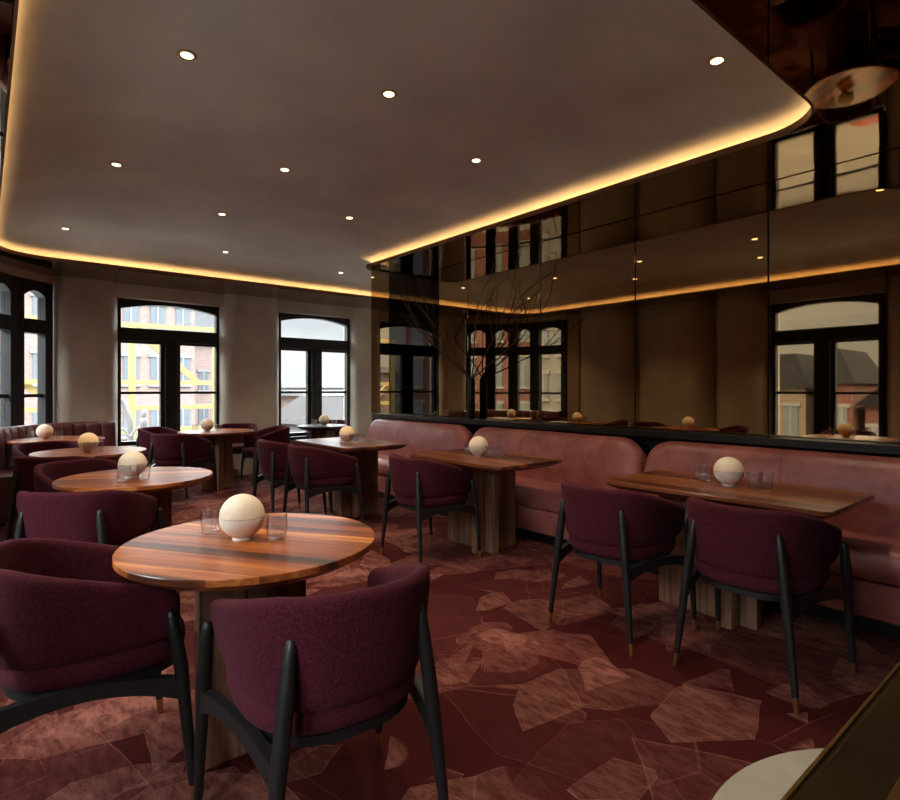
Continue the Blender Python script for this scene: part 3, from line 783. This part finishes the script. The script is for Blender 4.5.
# ================================================================== BANQUETTE
def sweep_profile(path, prof, round_end=.21, zref=.30):
    # path: list of (x,y,nx,ny): n points into the room; prof(s) -> list of (out,z)
    rs = []; L_ = [0]
    for a, b_ in zip(path, path[1:]): L_.append(L_[-1]+math.hypot(b_[0]-a[0], b_[1]-a[1]))
    T = L_[-1]
    for (x, y, nx, ny), l in zip(path, L_):
        e = min(l, T-l); k = 1.0
        if e < round_end: k = math.sqrt(max(0, 1-((round_end-e)/round_end)**2))
        rs.append([(x+nx*o, y+ny*o, z) for o, z in prof(k)])
    bm = BM(); rings(bm, rs); return bm
def densify(P, st=.05):
    out = []
    for a, b_ in zip(P, P[1:]):
        n = max(1, int(math.hypot(b_[0]-a[0], b_[1]-a[1])/st))
        for i in range(n): out.append(tuple(a[k]+(b_[k]-a[k])*i/n for k in range(4)))
    out.append(P[-1]); return out
def with_ends(P, r=.16):
    # extra stations near the ends for a round shoulder
    out = []; a, b_ = P[0], P[1]; d = Vector((b_[0]-a[0], b_[1]-a[1])).normalized()
    for e in (0, .005, .018, .04, .07, .105): out.append((a[0]+d.x*e, a[1]+d.y*e, a[2], a[3]))
    mid = P[3:-3]
    out += mid
    a, b_ = P[-1], P[-2]; d = Vector((b_[0]-a[0], b_[1]-a[1])).normalized()
    for e in (.105, .07, .04, .018, .005, 0): out.append((a[0]+d.x*e, a[1]+d.y*e, a[2], a[3]))
    return out
ZT = .893
def back_prof(k):
    # out=0 is the wall side; leaning padded back with round top, k shrinks the shoulders
    zt = ZT-.19*(1-k); b_ = .02*(1-k)
    P = [(0, .30), (0, zt-.06), (.015, zt-.02), (.045, zt), (.09, zt-.004), (.125, zt-.03), (.145, zt-.08)]
    for i in range(1, 7): P.append((.145+.045*i/6+.012*math.sin(PI*i/6), zt-.08-(zt-.08-.44)*i/6))
    P += [(.205, .40), (.20, .32), (.17, .30)]
    q = .10+.90*k
    return [(.0+o*(.72+.28*k)+b_*0, z) for o, z in P]
XB = 3.925      # wall side of the back
def section_straight(y0, y1, lb, seams):
    r = empty('banquette', (XB, (y0+y1)/2, 0)); tag(r, lb, 'banquette', 'rose leather banquette sections')
    P = [(0, y-(y0+y1)/2, -1, 0) for y in (y0+.006, y1-.006)]
    P = with_ends(densify(P))
    link('backrest', sweep_profile(P, back_prof), M['leather'], r, angle=60)
    # seat cushion: prism with softened edges
    h = (y1-y0)/2-.008
    bm = BM(); rs = []
    pr = [(.16, .30), (.40, .28), (.44, .30), (.455, .35), (.455, .42), (.44, .45), (.40, .465), (.16, .475)]
    for e, k in ((-h, .0), (-h+.012, .6), (-h+.04, .9), (-h+.08, 1), (h-.08, 1), (h-.04, .9), (h-.012, .6), (h, 0)):
        rs.append([(-(.30+(o-.30)*(.86+.14*k)), e, .375+(z-.375)*(.72+.28*k)) for o, z in pr])
    rings(bm, rs); link('seat', bm, M['leather'], r, angle=60)
    bm = BM(); rs = []
    for o, z in ((.40, .085), (.425, .10), (.44, .18), (.45, .285)):
        rs.append([(-.03, -h+.015, z), (-o, -h+.015, z), (-o, h-.015, z), (-.03, h-.015, z)])
    rings(bm, rs); link('base', bm, M['leather'], r, angle=30)
    bm = BM(); box(bm, -.36, -.03, -h+.03, h-.03, 0, .085); tag(link('plinth', bm, M['black'], r, smooth=False), 'black recessed plinth')
    for y in seams:
        bm = BM(); pts = []
        for o, z in back_prof(1)[3:13]: pts.append((-o-.0005, y-(y0+y1)/2, z))
        tube(bm, pts, .0028, 6); link('seam', bm, M['leather'], r)
    return r
section_straight(.40, 2.34, 'nearest rose leather banquette section with vertical seam, right edge', [1.38])
section_straight(2.35, 4.30, 'middle rose leather banquette section under the mirror', [3.31])
section_straight(4.31, 6.27, 'farthest rose leather banquette section beside the last rectangular table', [])
section_straight(-1.60, .39, 'rose leather banquette section continuing beyond the right edge', [])
# plum channel-tufted bench round the bay
PB = [(1.30, 8.36), (.82, 8.34), (.44, 8.10), (.20, 7.78), (.0, 7.34), (-.13, 6.72)]
r = empty('banquette', (.3, 7.6, 0)); tag(r, 'plum channel-tufted leather bench curving round the bay windows', 'banquette')
dens = []
for a, b_ in zip(PB, PB[1:]):
    n = max(2, round(math.hypot(b_[0]-a[0], b_[1]-a[1])/.15))
    for i in range(n): dens.append((a[0]+(b_[0]-a[0])*i/n, a[1]+(b_[1]-a[1])*i/n))
dens.append(PB[-1])
def nrm_at(i, Q):
    a = Vector(Q[max(0, i-1)]); b_ = Vector(Q[min(len(Q)-1, i+1)]); d = (b_-a).normalized(); n = Vector((-d.y, d.x))
    return n if n.dot(Vector((2, 5.5))-Vector(Q[i])) > 0 else -n
for i in range(len(dens)-1):
    bm = BM(); rs = []
    for k in range(9):
        t = k/8; bulge = .022*math.sin(PI*t)**.6 if 0 < t < 1 else 0
        p = Vector(dens[i]).lerp(Vector(dens[i+1]), t*.992+.004); n = nrm_at(i, dens).lerp(nrm_at(i+1, dens), t).normalized()
        pr = [(0, .40), (0, .84), (.03, .865), (.07, .865), (.095+bulge, .845), (.105+bulge, .80), (.12+bulge, .60), (.13+bulge, .40)]
        rs.append([(p.x+n.x*o-.3, p.y+n.y*o-7.6, z) for o, z in pr])
    rings(bm, rs); link('channel', bm, M['plum'], r, angle=60)
bm = BM(); rs = []
inn = [(Vector(p)+nrm_at(i, dens)*.12) for i, p in enumerate(dens)]; outp = [(Vector(p)+nrm_at(i, dens)*.39) for i, p in enumerate(dens)]
def plan(sh): return [(q.x-.3, q.y-7.6) for q in [(Vector(p)+nrm_at(i, dens)*(.39-sh)) for i, p in enumerate(dens)]]
rs = []
for (a, b_, z) in zip([.1]*5, (.02, 0, 0, .012, .05), (.30, .33, .42, .445, .455)):
    o_ = plan(b_); i_ = [(q.x-.3, q.y-7.6) for q in inn]
    rs.append([(x, y, z) for x, y in o_+i_[::-1]])
rings(bm, rs); link('seat', bm, M['plum'], r, angle=60)
bm = BM(); o_ = plan(.06); prism(bm, o_+[(q.x-.3, q.y-7.6) for q in inn][::-1], 0, .30); link('base', bm, M['plum'], r, smooth=False)

# ================================================================== VASE AND BRANCHES
v = empty('vase', (3.965, 4.44, .9555)); tag(v, 'tall slim black vase on the ledge before the mirror', 'vase')
bm = BM(); lathe(bm, [(.001, 0), (.036, 0), (.040, .01), (.040, .40), (.037, .43), (.032, .43), (.034, .40), (.034, .05), (.001, .05)], 24); link('body', bm, M['black'], v, angle=40)
br = empty('branch_bundle', (3.965, 4.44, 1.05)); tag(br, 'bare dry branches spreading from the slim black vase', 'branches')
def grow(bm, p, d, L_, rad, depth):
    pts = [p]; q = p.copy(); dd = d.normalized(); n = 6
    kids = []
    for i in range(n):
        dd = (dd+Vector((random.uniform(-.16, .16), random.uniform(-.16, .16), random.uniform(-.1, .12)))).normalized()
        q2 = q+dd*L_/n
        if 3.965+q2.x > 4.02: dd.x = -abs(dd.x); q2 = q+dd*L_/n
        if 4.44+q2.y > 5.03: dd.y = -abs(dd.y)*.3; q2 = q+dd*L_/n
        if 1.05+q2.z > 2.60: dd.z = -.1; q2 = q+dd*L_/n
        q = q2; pts.append(q.copy())
        if depth > 0 and i >= 1 and random.random() < .85: kids.append((q.copy(), dd.copy(), i))
    tube(bm, pts, [rad*(1-.75*i/n) for i in range(n+1)], 6)
    for k, kd, i in kids:
        side = Vector((random.uniform(-.8, .3), random.uniform(-1, 1), random.uniform(.0, .7)))
        grow(bm, k, kd+side*.9, L_*random.uniform(.35, .6), rad*.55, depth-1)
for dx, dy, dz, L_ in ((-.10, .75, .70, .85), (-.20, -.80, .65, 1.1), (-.55, .30, .75, .95), (-.15, -.95, .48, 1.0), (-.40, .45, .95, .8), (-.25, -.45, .9, .9)):
    bm = BM(); D = Vector((dx, dy, dz)).normalized()
    lean = Vector((D.x*.02, D.y*.03, .34))
    grow(bm, lean, D, L_, .009, 2)
    tube(bm, [Vector((D.x*.005, D.y*.005, -.04)), lean], .009, 6)
    link('branch', bm, M['branch'], br)

# ================================================================== PARTITION, STONE LEDGE (foreground right)
p = empty('partition', (1.0, .1, 0)); tag(p, 'low dark bronze partition with brass edged top, bottom right corner', 'partition')
bm = BM(); box(bm, -.80, .80, -.05, .055, 0, .92); link('body', bm, M['tan'], p, smooth=False)
bm = BM()
prism_pts = [(.0735, .945), (.0735, .935), (.06, .92), (.022, .92), (.022, .95), (.066, .95)]
a = [bm.verts.new((-.82, y, z)) for y, z in prism_pts]; b_ = [bm.verts.new((.82, y, z)) for y, z in prism_pts]
bm.faces.new(a[::-1]); bm.faces.new(b_)
for i in range(len(a)): bm.faces.new((a[i], a[(i+1) % len(a)], b_[(i+1) % len(a)], b_[i]))
tag(link('top_rail', bm, M['bronze'], p, smooth=False), 'dark bronze top rail')
bm = BM(); box(bm, -.82, .82, .014, .022, .92, .953); tag(link('edge_strip', bm, M['brass'], p, smooth=False, bevel=.001), 'brass strip')
bm = BM(); box(bm, -.82, .82, .0736, .0765, .933, .9475); tag(link('edge_strip', bm, M['brass'], p, smooth=False), 'brass strip')
bm = BM(); box(bm, -.82, .82, -.06, .014, .92, .945); link('armrest', bm, M['tan'], p, smooth=False, bevel=.004)
t = empty('side_table', (.80, .04, 0)); tag(t, 'pale stone half-round table against the partition, bottom right', 'table')
def halfround(R, yc): 
    a0 = math.asin(yc/R); return arc(0, 0, R, a0, PI-a0, 40)
bm = BM(); prism(bm, halfround(.322, .14), .695, .722); link('tabletop', bm, M['stone'], t, smooth=False)
bm = BM(); prism(bm, halfround(.327, .14), .690, .716); link('edge_band', bm, M['bronze'], t, smooth=False)
bm = BM(); lathe(bm, [(.11, 0), (.11, .012), (.025, .02), (.025, .69)], 24, (0, .26, 0)); link('pedestal', bm, M['bronze'], t, angle=40)

# ================================================================== OUTSIDE
ZG = -4.2
bm = BM(); box(bm, -60, 70, -30, 90, ZG-.2, ZG); struct('ground', bm, M['asphalt'], smooth=False)
def building(loc, w, d, h, rz, wallm, label, rows, cols, zw0, dz, roof='flat', face_dir=-1, ww=.9, wh=1.5, roofm='slate', rh=1.6):
    r = empty('building', (loc[0], loc[1], ZG), rz); tag(r, label, 'building', None)
    bm = BM(); box(bm, -w/2, w/2, -d/2, d/2, 0, h); link('wall', bm, M[wallm], r, smooth=False)
    bm = BM()
    if roof == 'flat': box(bm, -w/2-.25, w/2+.25, -d/2-.25, d/2+.25, h, h+.35); link('cornice', bm, M['white'], r, smooth=False)
    elif roof == 'mansard':
        rings(bm, [[(-w/2-.2, -d/2-.2, h), (w/2+.2, -d/2-.2, h), (w/2+.2, d/2+.2, h), (-w/2-.2, d/2+.2, h)], [(-w/2+.6, -d/2+.6, h+rh), (w/2-.6, -d/2+.6, h+rh), (w/2-.6, d/2-.6, h+rh), (-w/2+.6, d/2-.6, h+rh)]])
        link('roof', bm, M[roofm], r, smooth=False)
    elif roof == 'gable':
        e = .3
        a = [bm.verts.new(q) for q in ((-w/2-e, -d/2-e, h), (w/2+e, -d/2-e, h), (0, -d/2-e, h+rh))]; b_ = [bm.verts.new(q) for q in ((-w/2-e, d/2+e, h), (w/2+e, d/2+e, h), (0, d/2+e, h+rh))]
        bm.faces.new(a); bm.faces.new(b_[::-1])
        for i in range(3): bm.faces.new((a[i], b_[i], b_[(i+1) % 3], a[(i+1) % 3]))
        link('roof', bm, M[roofm], r, smooth=False)
    for i in range(rows):
        for j in range(cols):
            x = -w/2+w*(j+.5)/cols; z = zw0+i*dz
            f = BM(); y = -d/2-.03
            box(f, x-ww/2, x+ww/2, y-.04, y+.05, z, z+wh); o = link('window', f, M['winglass'], r, smooth=False)
            f = BM(); box(f, x-ww/2-.1, x+ww/2+.1, y-.08, y+.03, z+wh, z+wh+.15); box(f, x-ww/2-.1, x+ww/2+.1, y-.08, y+.03, z-.12, z); box(f, x-.04, x+.04, y-.07, y+.03, z, z+wh)
            link('sash', f, M['white'], o, smooth=False)
    return r
building((3.1, 34), 10.2, 8, 10.6, 0, 'brick_pink', 'tall pale pink brick building behind the yellow steel frame', 4, 9, .8, 2.45, ww=.62, wh=1.3)
building((11.2, 43), 5.6, 8, 8.4, 0, 'brick_pink', 'lower pink brick building set back beside the tall one behind the steel frame', 3, 3, .8, 2.3, ww=.6, wh=1.2)
building((14.4, 27), 4.2, 6, 3.7, .15, 'render', 'pale gabled house outside the second double window', 1, 3, 1.6, 2, 'gable', rh=1.35, roofm='shingle', ww=.6)
building((9.6, 22.5), 3.0, 6, 2.6, .1, 'brick_tan', 'low gabled house with grey roof outside the second double window', 1, 2, .6, 2, 'gable', rh=1.2, roofm='shingle', ww=.6)
building((26.0, 52), 26, 8, 5.6, 0, 'render', 'long pale flat-roofed building on the skyline', 2, 12, .8, 2.3)
building((19.5, 37), 6, 6, 5.0, -.1, 'brick_tan', 'tan block before the long skyline building', 2, 4, .8, 2.2)
building((-23, 12.15), 5.8, 6, 5.5, PI/2, 'brick_tan', 'tan brick block with dark mansard roof seen reflected in mirror', 2, 5, .8, 2.4, 'mansard', ww=.6)
building((-22, 8.05), 1.3, 5, 5.7, PI/2, 'brick_red', 'narrow red brick house with steep dark roof seen reflected', 2, 2, .8, 2.4, 'mansard', rh=1.5, ww=.35)
building((-22.5, 6.45), 1.2, 5, 4.8, PI/2, 'brick_red', 'lower red brick house at the end of the reflected row', 2, 2, .8, 2.0, 'gable', rh=.8, ww=.35, wh=1.1)
building((-24, 4.2), 2.4, 5, 4.4, PI/2, 'render', 'pale low house past the reflected red brick row', 2, 2, .8, 1.9, 'gable', rh=.8, ww=.5, wh=1.0)
building((-15.6, 17.2), 4.0, 5, 10.5, PI/2-.2, 'render', 'tall pale building outside the bay', 5, 4, .8, 2.1, ww=.45, wh=1.2)
building((-14.5, 24.0), 7.5, 6, 9.5, PI/2-.5, 'brick_red', 'tall red brick building outside the bay windows', 4, 5, .8, 2.4, ww=.7)
building((-14, 35), 12, 6, 6.5, -.5, 'brick_pink', 'pale brick building farther along the street beyond the bay', 3, 6, .8, 2.2)

# yellow steel frame
y0 = 14.2
g = empty('steel_frame', (2.2, y0, ZG)); tag(g, 'yellow steel bracing frame outside the first double window', 'steel frame')
def beam(p, q, w=.12, dy=.0):
    bm = BM(); p, q = Vector((p[0]-2.2, 0, p[1]-ZG)), Vector((q[0]-2.2, 0, q[1]-ZG)); d = (q-p).normalized(); n = Vector((-d.z, 0, d.x))*w; o = Vector((0, w*.6, 0)); p.y = q.y = dy
    rings(bm, [[e+n+o, e+n-o, e-n-o, e-n+o] for e in (p, q)]); link('beam', bm, M['yellow'], g, smooth=False)
for x in (-1.4, .58, 2.56, 4.36): beam((x, ZG), (x, 2.75), .065)
for z in (-2.3, -1.55, -.62, .33, .85, 1.42, 2.7): beam((-1.4, z), (4.36, z), .05)
k_ = 0
for x0_, x1_ in ((-1.4, .58), (.58, 2.56), (2.56, 4.36)):
    for z0_, z1_ in ((2.7, 1.42), (1.42, .1), (.1, -1.3), (-1.3, -2.6)):
        if x0_ > 2.5 and z1_ < 1.3 and z1_ > -1: continue
        beam((x0_, z0_), (x1_-.35, z1_), .07, .14+.005*k_); k_ += 1
# white street lamp
lp = empty('street_lamp', (2.17, 11.0, ZG)); tag(lp, 'white ornate street lamp post outside the first double window', 'street lamp')
bm = BM(); lathe(bm, [(.14, 0), (.14, .3), (.07, .5), (.05, 4.85), (.06, 4.87), (.06, 4.93), (.03, 4.97)], 16); link('pole', bm, M['white'], lp, angle=40)
bm = BM(); lathe(bm, [(.03, 4.96), (.045, 5.0), (.05, 5.05), (.035, 5.11), (.005, 5.13)], 16); link('finial', bm, M['white'], lp, angle=60)
for s in (-1, 1):
    bm = BM(); pts = []
    for i in range(22):
        t = i/21; pts.append((s*(.06+.34*t), 0, 4.72+.07*math.sin(t*3.2*PI)))
    tube(bm, pts, .02, 8); link('scroll', bm, M['white'], lp)
bm = BM(); tube(bm, [(-.18, .1, 4.3), (-.2, .1, 4.9), (-.3, .1, 5.25), (-.5, .1, 5.4)], .05, 8); link('arm', bm, M['white'], lp)
sg = empty('sign', (-11.62, 21.2, ZG+3.9), PI/2-.5); tag(sg, 'small pale yellow sign with a black hooked mark on the red brick building', 'sign')
bm = BM(); box(bm, -.32, .32, -.03, .03, -.42, .42); link('board', bm, M['yellow'], sg, smooth=False)
bm = BM(); tube(bm, [(-.16, -.05, -.26), (-.16, -.05, .02), (-.12, -.05, .16), (0, -.05, .22), (.12, -.05, .16), (.16, -.05, .02), (.16, -.05, -.1)], .045, 8); link('mark', bm, M['black'], sg)
# parked car, kerb line, sign
c = empty('car', (-9.0, 3.9, ZG), PI/2); tag(c, 'red parked car on the street below the left window', 'car')
bm = BM(); prism_v(bm, [(-2.1, .35), (2.1, .35), (2.15, .75), (1.3, .85), (.7, 1.38), (-1.1, 1.4), (-1.8, .9), (-2.15, .8)], -.85, .85); link('body', bm, M['red'], c, smooth=False, bevel=.06)
bm = BM(); prism_v(bm, [(1.22, .9), (.68, 1.33), (-1.05, 1.35), (-1.65, .93)], -.87, .87); link('glazing', bm, M['winglass'], c, smooth=False)
for wx in (-1.35, 1.35):
    for wy in (-.8, .8):
        bm = BM(); lathe(bm, [(.01, -.1), (.32, -.1), (.32, .1), (.01, .1)], 20); o = link('wheel', bm, M['black'], c, angle=40); o.location = (wx, wy, .33); o.rotation_euler = (PI/2, 0, 0)
bm = BM(); box(bm, -7.1, -6.8, -20, 40, ZG+.001, ZG+.02); tag(link('road_marking', bm, M['yline'], smooth=False), 'yellow line painted along the street below', 'road marking')

# ================================================================== LIGHT, WORLD, CAMERA
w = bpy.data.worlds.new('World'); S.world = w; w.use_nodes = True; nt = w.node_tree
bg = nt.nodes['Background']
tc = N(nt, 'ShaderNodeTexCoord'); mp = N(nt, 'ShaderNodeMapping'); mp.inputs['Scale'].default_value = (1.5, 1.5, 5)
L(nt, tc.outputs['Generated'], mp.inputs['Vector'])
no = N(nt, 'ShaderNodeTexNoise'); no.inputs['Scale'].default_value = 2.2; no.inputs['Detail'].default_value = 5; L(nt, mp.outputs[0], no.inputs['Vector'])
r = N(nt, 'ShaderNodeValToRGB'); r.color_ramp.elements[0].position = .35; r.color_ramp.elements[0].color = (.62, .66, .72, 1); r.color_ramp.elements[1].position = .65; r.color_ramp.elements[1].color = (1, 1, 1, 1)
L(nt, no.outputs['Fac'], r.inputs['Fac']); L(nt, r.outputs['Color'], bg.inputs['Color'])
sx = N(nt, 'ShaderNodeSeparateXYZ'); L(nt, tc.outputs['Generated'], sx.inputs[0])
mr = N(nt, 'ShaderNodeMapRange'); mr.inputs[1].default_value = .15; mr.inputs[2].default_value = .42; mr.inputs[3].default_value = .45; mr.inputs[4].default_value = 8.5   # overcast sky, boosted overhead beyond natural to brighten the interior
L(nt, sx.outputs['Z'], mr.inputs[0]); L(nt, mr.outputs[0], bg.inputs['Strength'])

cam = bpy.data.cameras.new('Camera'); co = bpy.data.objects.new('Camera', cam); C.objects.link(co); S.camera = co
cam.sensor_width = 36; cam.lens = 565*36/900; cam.shift_y = -11/900; cam.clip_start = .02
co.location = (0, 0, 1.27)
co.rotation_euler = (PI/2, 0, -math.atan2(math.cos(TH), math.sin(TH)))

S.view_settings.view_transform = 'Standard'; S.view_settings.look = 'None'; S.view_settings.gamma = 1; S.view_settings.exposure = 1.5
S.view_settings.use_curve_mapping = False
S.cycles.max_bounces = 10; S.cycles.glossy_bounces = 6; S.cycles.transparent_max_bounces = 16; S.cycles.diffuse_bounces = 4
S.cycles.caustics_reflective = False; S.cycles.caustics_refractive = False; S.cycles.sample_clamp_indirect = 6
